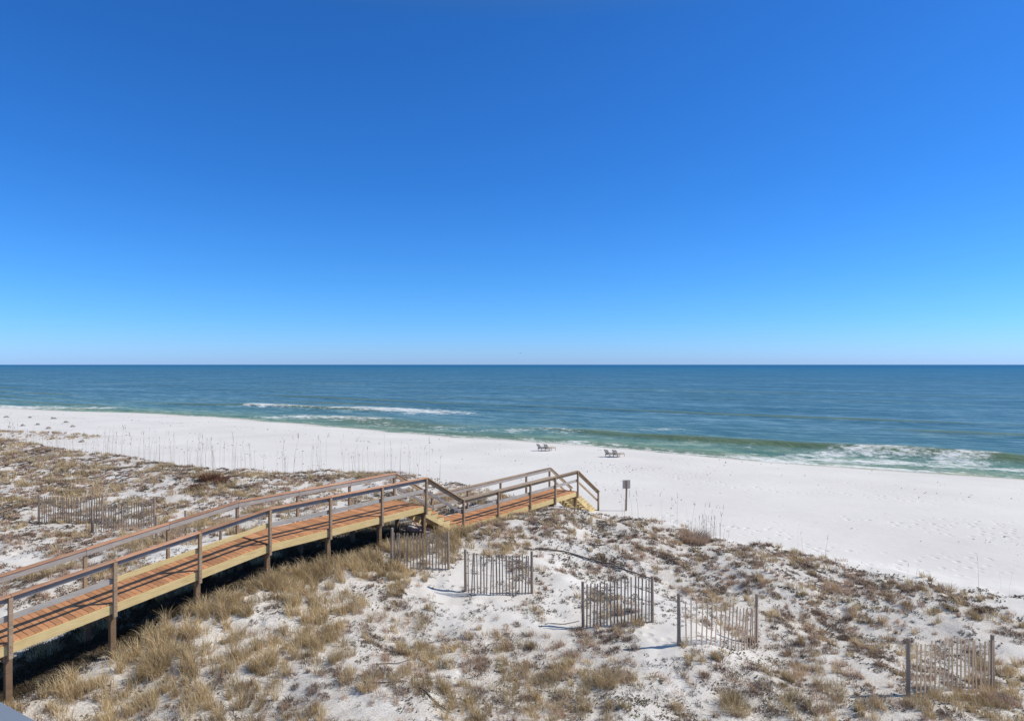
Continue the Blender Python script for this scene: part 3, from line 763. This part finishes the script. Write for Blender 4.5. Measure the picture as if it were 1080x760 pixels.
def staircase(t0, t1, z0, z1, nst, capm, post_end):
    """steps from deck height z0 at t0 down to z1 at t1"""
    slope = (z1-z0)/(t1-t0); st = None
    for y0 in (.83, .045, 1.615):
        mb = MB()
        # saw-toothed stringer outline
        run = (t1-t0)/nst; rise = (z0-z1)/nst
        pts = []
        for k in range(nst):
            pts += [(t0+k*run, z0-(k+1)*rise-.04), (t0+(k+1)*run, z0-(k+1)*rise-.04)]
        low = [(t1, z1-.04-rise*.9), (t0, z0-rise-.04-.24)]
        for k in range(nst):
            a = t0+k*run; b = a+run; zt = z0-(k+1)*rise-.04
            ba = z0-rise-.28+slope*(a-t0); bb = z0-rise-.28+slope*(b-t0)
            mb.hexa([(a,y0,ba),(b,y0,bb),(b,y0+.04,bb),(a,y0+.04,ba),(a,y0,zt),(b,y0,zt),(b,y0+.04,zt),(a,y0+.04,zt)], 0)
        if st is None: st = mb.build('staircase', M['pine'], walk)
        else: mb.build('stair_stringer', M['pine'], st)
    for k in range(nst):
        a = t0+k*(t1-t0)/nst; z = z0-(k+1)*(z0-z1)/nst
        tb = MB(); run = (t1-t0)/nst
        tb.box(a-.02, a+run*.5-.004, .02, 1.68, z-.038, z); tb.box(a+run*.5+.002, a+run+.0, .02, 1.68, z-.038, z)
        tb.build('stair_tread', M['deck'] if t0 < 5 else M['pine'], st)
    for near in (True, False):
        s = (lambda a, b: (a, b)) if near else (lambda a, b: (1.70-b, 1.70-a))
        y0, y1 = s(-.105, .062); e = .08 if post_end else 0
        cb = MB(); cb.sbar(t0+.064, t1+e-.064*(not post_end), y0, y1, z0+1.042+slope*.064, z0+1.08+slope*.064, z1+1.042+slope*(e-.064*(not post_end)), z1+1.08+slope*(e-.064*(not post_end)))
        hr = cb.build('handrail', M[capm], st)
        y0, y1 = s(.001, .040)
        b = MB(); b.sbar(t0+.003, t1-.003, y0, y1, z0+.895, z0+1.04, z1+.895, z1+1.04); b.build('rail_board', M[capm], hr)
        b = MB(); b.sbar(t0+.003, t1-.003, y0, y1, z0+.46, z0+.59, z1+.46, z1+.59); b.build('mid_rail', M['grey' if t0 < 5 else 'brown'], hr)
        if post_end:
            y0, y1 = s(-.09, -.001); g0 = z1-.35
            b = MB(); b.box(t1-.045, t1+.045, y0, y1, g0, z1+1.035, .008); b.build('post', M['post'], hr)
staircase(0.03, 2.20, ZF, ZL, 6, 'brown', False)
ZG = local_ground(13.75, .8)+.02
staircase(11.53, 13.72, ZL, min(ZG, EYE-8.05-BZ), 8, 'brown', True)

# ------------------------------------------------------------------ sand fences
def fence(A, B, label, n_sl, hpost=1.35, sag=0.0, tall=1.26, mat='slat', lean=0.0, seed=1, drop=0.0):
    R = random.Random(seed)
    ax, ay = A; bx, by = B
    L = math.hypot(bx-ax, by-ay); az = gz(ax, ay)
    root = empty('sand_fence', (ax, ay, az), math.atan2(by-ay, bx-ax))
    tag(root, label, 'sand fence', 'sand fences set across the dunes')
    cs, sn = (bx-ax)/L, (by-ay)/L
    gl = lambda t, o=0: gz(ax+cs*t-sn*o, ay+sn*t+cs*o)-az
    for t in (0, L):
        mb = MB(); g0 = gl(t); tl = R.uniform(-.02, .02)
        mb.tube([(t-tl, 0, g0-.45), (t, 0, g0+.3), (t+tl, .01, g0+hpost+R.uniform(-.04, .04))], [.05, .048, .044], 9)
        mb.build('post', M['fpost'], root)
    sm = MB(); tops = []
    for k in range(n_sl):
        f = (k+1)/(n_sl+1); t = f*L + R.gauss(0, .007); o = -.085 + sag*math.sin(math.pi*f)
        g0 = gl(t, o); a = R.gauss(0, .013)+lean; wv = .019+R.uniform(-.002, .003)
        tp = g0+tall*(1-drop*f)+R.gauss(0, .022)
        ln = tp-g0+.12
        dx_ = math.sin(a)*ln; dy_ = R.gauss(0, .02)+sag*.3*math.sin(math.pi*f)
        b_ = g0-.12
        sm.hexa([(t-wv,o-.006,b_),(t+wv,o-.006,b_),(t+wv,o+.006,b_),(t-wv,o+.006,b_),
                 (t-wv+dx_,o-.006+dy_,tp),(t+wv+dx_,o-.006+dy_,tp),(t+wv+dx_,o+.006+dy_,tp),(t-wv+dx_,o+.006+dy_,tp)], 0)
    sm.build('slat_panel', M[mat], root)
    for hz in (.22, .62, 1.02):
        wm = MB(); pts = []
        for k in range(13):
            f = k/12; t = f*L; o = -.075 + sag*math.sin(math.pi*f)*(1+.3*hz) if 0 < k < 12 else -.062
            pts.append((t, o, gl(t, o)+hz*(1-drop*f)*tall/1.26))
        wm.tube(pts, [.003]*13, 5); wm.build('wire', M['wire'], root)
    return root
def q(px, Yd): return ((px-540)/F*Yd, Yd)
M['slat_lit'] = wood('sunlit slat', (.50,.35,.21), (.70,.51,.32), (.80,.63,.44))  # lighter copy of the slat wood, sunlight put into its colour
fence(q(413,22.5), q(473,22.7), 'grey sand fence closest to the boardwalk stairs', 17, seed=2)
fence(q(491,21.5), q(561,21.4), 'grey sand fence with a bushy plant behind its middle, second from the stairs', 20, seed=3, sag=-.12)
fence(q(615,19.4), q(688,19.2), 'grey sand fence below the long fallen pole', 19, seed=4, sag=.05)
fence(q(716,17.6), q(798,19.4), 'sand fence with a thick brown left post and slats sagging lower to the right', 20, seed=5, sag=-.25, drop=.10)
fence(q(958,15.8), q(1047,16.5), 'pale tan sand fence standing alone at the right, nearest the viewer', 19, seed=6, mat='slat_lit', sag=-.05)
fence(q(41,31.0), q(108,30.9), 'rear sand fence of the overlapping pair on the left dune', 27, seed=7, tall=1.2)
fence(q(97,29.4), q(163,29.7), 'front sand fence of the overlapping pair on the left dune', 24, seed=8, tall=1.2)
fence(q(165,27.0), q(196,27.6), 'low collapsed sand fence with slanting slats behind the boardwalk rail', 13, seed=9, tall=.62, lean=.45, hpost=1.0)
# a lone stake
sxk, syk = q(232.5, 22.6)
mb = MB(); mb.tube([(0,0,-.4),(0,0,.6),(.01,0,1.05)], [.05,.05,.045], 8); o = mb.build('stake', M['fpost']); o.location = (sxk, syk, gz(sxk, syk))
tag(o, 'single thin grey stake standing behind the far boardwalk railing', 'stake')

# ------------------------------------------------------------------ fallen pole, branches
def branch(pts, r0, r1, label, name, cat='branch', group=None, mat='drift', seed=1, sub=5):
    R = random.Random(seed); P_ = []
    for k in range(len(pts)-1):
        for j in range(sub):
            f = j/sub; P_.append((pts[k][0]*(1-f)+pts[k+1][0]*f, pts[k][1]*(1-f)+pts[k+1][1]*f))
    P_.append(pts[-1]); m_ = len(P_)
    x0, y0 = P_[0]; z0 = gz(x0, y0)
    zs = np.array([gz(*p) for p in P_]); zsm = np.convolve(np.pad(zs, 2, 'edge'), np.ones(5)/5, 'valid')
    mb = MB()
    mb.tube([(p[0]-x0+R.gauss(0, r0*.5), p[1]-y0+R.gauss(0, r0*.5), zsm[i_]+r0*.9-z0+abs(R.gauss(0, r0*.6))) for i_, p in enumerate(P_)], [r0+(r1-r0)*i_/(m_-1) for i_ in range(m_)], 7)
    o = mb.build(name, M[mat]); o.location = (x0, y0, z0); return tag(o, label, cat, group)
def gp(px, py, H): Yv = H*F/(py-384.2); return ((px-540)/F*Yv, Yv)
branch([gp(563,588,7.45), gp(600,590,7.5), gp(645,597,7.55), gp(690,606,7.6)], .036, .022, 'long thin weathered pole lying on the dune behind the middle fences', 'fallen_pole', 'pole', seed=2)
branch([gp(396,713,7.7), gp(420,709,7.7), gp(440,700,7.7)], .014, .006, 'thin curved twig lying on clean sand at lower centre', 'twig', 'twig', seed=3)
branch([gp(384,736,7.8), gp(412,737,7.8), gp(425,733,7.8)], .016, .008, 'crooked twig lying in front of the thin curved twig', 'twig', 'twig', seed=4)
branch([gp(443,740,7.8), gp(458,750,7.8), gp(475,759,7.8)], .022, .012, 'thick dark branch lying at the bottom edge of the dune', 'fallen_branch', 'branch', seed=5)
branch([gp(575,663,7.75), gp(592,662,7.75), gp(611,658,7.75)], .012, .008, 'straight dark rod standing in for the post shadow at the left foot of the fence below the pole', 'shadow_rod', 'shadow_rod', seed=6)  # dark rod laid along the cast shadow of the left fence post

# ------------------------------------------------------------------ sign
sx_, sy_ = gp(660, 538.5, 8.13); sz_ = gz(sx_, sy_)
sg = empty('beach_sign', (sx_, sy_, sz_), math.radians(4)); tag(sg, 'small square sign on a leaning post seen from behind on the beach', 'sign')
mb = MB(); mb.hexa([(-.045,-.045,-.5),(.045,-.045,-.5),(.045,.045,-.5),(-.045,.045,-.5),(.005,-.045,1.66),(.095,-.045,1.66),(.095,.045,1.66),(.005,.045,1.66)]); mb.build('post', M['post'], sg)
mb = MB(); mb.box(-.17, .27, .048, .062, 1.22, 1.70, .003); mb.build('sign_board', M['sign'], sg)

# ------------------------------------------------------------------ loungers
def lounger():
    """local x = towards the feet"""
    r = empty('beach_lounger')
    f = MB(); f.box(-.1, 1.35, -.33, -.28, .26, .33); f.box(-.1, 1.35, .28, .33, .26, .33); f.box(1.35, 1.40, -.33, .33, .26, .33); f.box(-.15, -.10, -.33, .33, .26, .33)
    f.build('frame', M['lwood'], r)
    for a in (0.0, 1.28):
        for b in (-.305, .305):
            l_ = MB(); l_.box(a-.03, a+.03, b-.025, b+.025, -.05, .26); l_.build('leg', M['lwood'], r)
    c_ = MB(); c_.box(0, 1.33, -.27, .27, .332, .40, .02); c_.build('seat', M['cush'], r)
    bk = MB(); bk.hexa([(-.02,-.30,.34),(.08,-.30,.34),(.08,.30,.34),(-.02,.30,.34),(-.40,-.30,.84),(-.31,-.30,.87),(-.31,.30,.87),(-.40,.30,.84)], .02); bk.build('backrest', M['cush'], r)
    ar = MB(); ar.box(-.12, .42, -.38, -.33, .50, .54); ar.box(-.12, .42, .33, .38, .50, .54); ar.box(.36, .40, -.375, -.335, .28, .50); ar.box(.36, .40, .335, .375, .28, .50); ar.build('armrests', M['lwood'], r)
    return r
lb = ['left beach lounger of the pair farther along the shore', 'right beach lounger of the pair farther along the shore',
      'left beach lounger of the pair nearer the sign', 'right beach lounger of the pair nearer the sign']
proto = lounger(); face = math.atan2(.87, .49)-math.radians(18)
for k, (px, py) in enumerate(((569.5,475.2),(577,475.4),(641,481.6),(649.5,482))):
    o = proto if k == 0 else copy_tree(proto)
    Hh = 9.0
    for _ in range(12):
        xx, yy = gp(px, py, Hh); Hh = EYE-gz(xx, yy)
    o.location = (xx, yy, gz(xx, yy)); o.rotation_euler = (0, 0, face+(.1 if k % 2 else -.05)); o.scale = (.82,)*3
    tag(o, lb[k], 'beach lounger', 'wooden loungers in pairs by the water')

# ------------------------------------------------------------------ small sand heaps at the far left
hp = [(7,440),(32,440.5),(57,441.5),(24,449),(40,448),(51,452),(70,445.5),(77,450),(86,466)]
for k, (px, py) in enumerate(hp):
    Hh = 8.3
    for _ in range(15):
        xx, yy = gp(px, py, Hh); Hh = EYE-gz(xx, yy)
    R = random.Random(k); rr = R.uniform(.25, .42); N = 14; vs = [(0, 0, .2)]; fs = []
    for ring, (rf, hf) in enumerate(((.35, .26), (.7, .12), (1.0, -.04))):
        for j in range(N):
            a = 2*math.pi*j/N; q_ = rr*rf*(1+R.uniform(-.18, .18)); vs.append((q_*1.3*math.cos(a), q_*.8*math.sin(a), hf*.75*(1+R.uniform(-.5, .5))))
    for j in range(N): fs.append((0, 1+j, 1+(j+1) % N))
    for ring in range(2):
        for j in range(N):
            a0 = 1+ring*N+j; a1 = 1+ring*N+(j+1) % N; fs.append((a0, a0+N, a1+N, a1))
    mb = MB(); mb.v = vs; mb.f = fs; o = mb.build('seaweed_heap', M['weed'], smooth=False); o.location = (xx, yy, gz(xx, yy))
    tag(o, 'low dark heap of dried seaweed on the open beach beyond the left dune', 'seaweed heap', 'seaweed heaps on the far left beach')

# ------------------------------------------------------------------ gull
vs = [(0,-.28,0),(.06,-.1,.03),(-.06,-.1,.03),(0,-.1,-.05),(.07,.12,.02),(-.07,.12,.02),(0,.12,-.06),(0,.4,0),
      (.35,.03,.16),(.35,-.14,.15),(.75,-.12,.05),(-.35,.03,.16),(-.35,-.14,.15),(-.75,-.12,.05),(.05,.10,.03),(-.05,.10,.03),
      (.35,-.05,.13),(-.35,-.05,.13)]
fs = [(0,1,2),(0,3,1),(0,2,3),(1,4,5,2),(1,3,6,4),(2,5,6,3),(4,7,5),(4,6,7),(5,7,6),(1,4,8,9),(8,10,9),(2,12,11,5),(11,12,13),(1,9,16),(16,9,10),(16,10,8),(1,16,8,4),(2,17,12),(17,13,12),(17,11,13),(2,5,11,17)]
mb = MB(); mb.v = vs; mb.f = fs; o = mb.build('gull', M['bird']); o.location = (2.6, 200, EYE+3.4); o.rotation_euler = (0, 0, math.radians(25))
tag(o, 'tiny gull gliding in the sky just above the horizon', 'bird')

# ------------------------------------------------------------------ balcony the view is taken from
bd = np.array([.862, -.507])           # runs parallel to the shore
bang = math.atan2(bd[1], bd[0])
edge = empty('balcony_railing', (-.769, .997, EYE-.5-1.02), bang)
tag(edge, 'grey blue painted balcony railing whose flat top shows in the bottom left corner', 'railing')
mb = MB(); mb.box(-3.0, 3.0, -.15, 0.0, .985, 1.02, .006); mb.build('top_rail', M['paint'], edge)
mb = MB(); mb.box(-3.0, 3.0, -.095, -.055, .08, .12); mb.build('bottom_rail', M['paint'], edge)
for k in range(4):
    mb = MB(); xx = -2.9+k*1.93; mb.box(xx-.03, xx+.03, -.105, -.045, 0.0, .984); mb.build('post', M['paint'], edge)
mb = MB()
for k in range(52):
    xx = -2.8+k*.11
    if min(abs(xx-(-2.9+j*1.93)) for j in range(4)) < .045: continue
    mb.box(xx-.009, xx+.009, -.084, -.066, .121, .984, 0)
mb.build('balusters', M['paint'], edge)
fl = empty('balcony', (-.769, .997, EYE-.5-1.02-.2), bang); tag(fl, kind='structure')
mb = MB(); mb.box(-3.1, 3.1, -2.4, .06, 0, .198); o = mb.build('balcony_floor', M['conc'], fl)
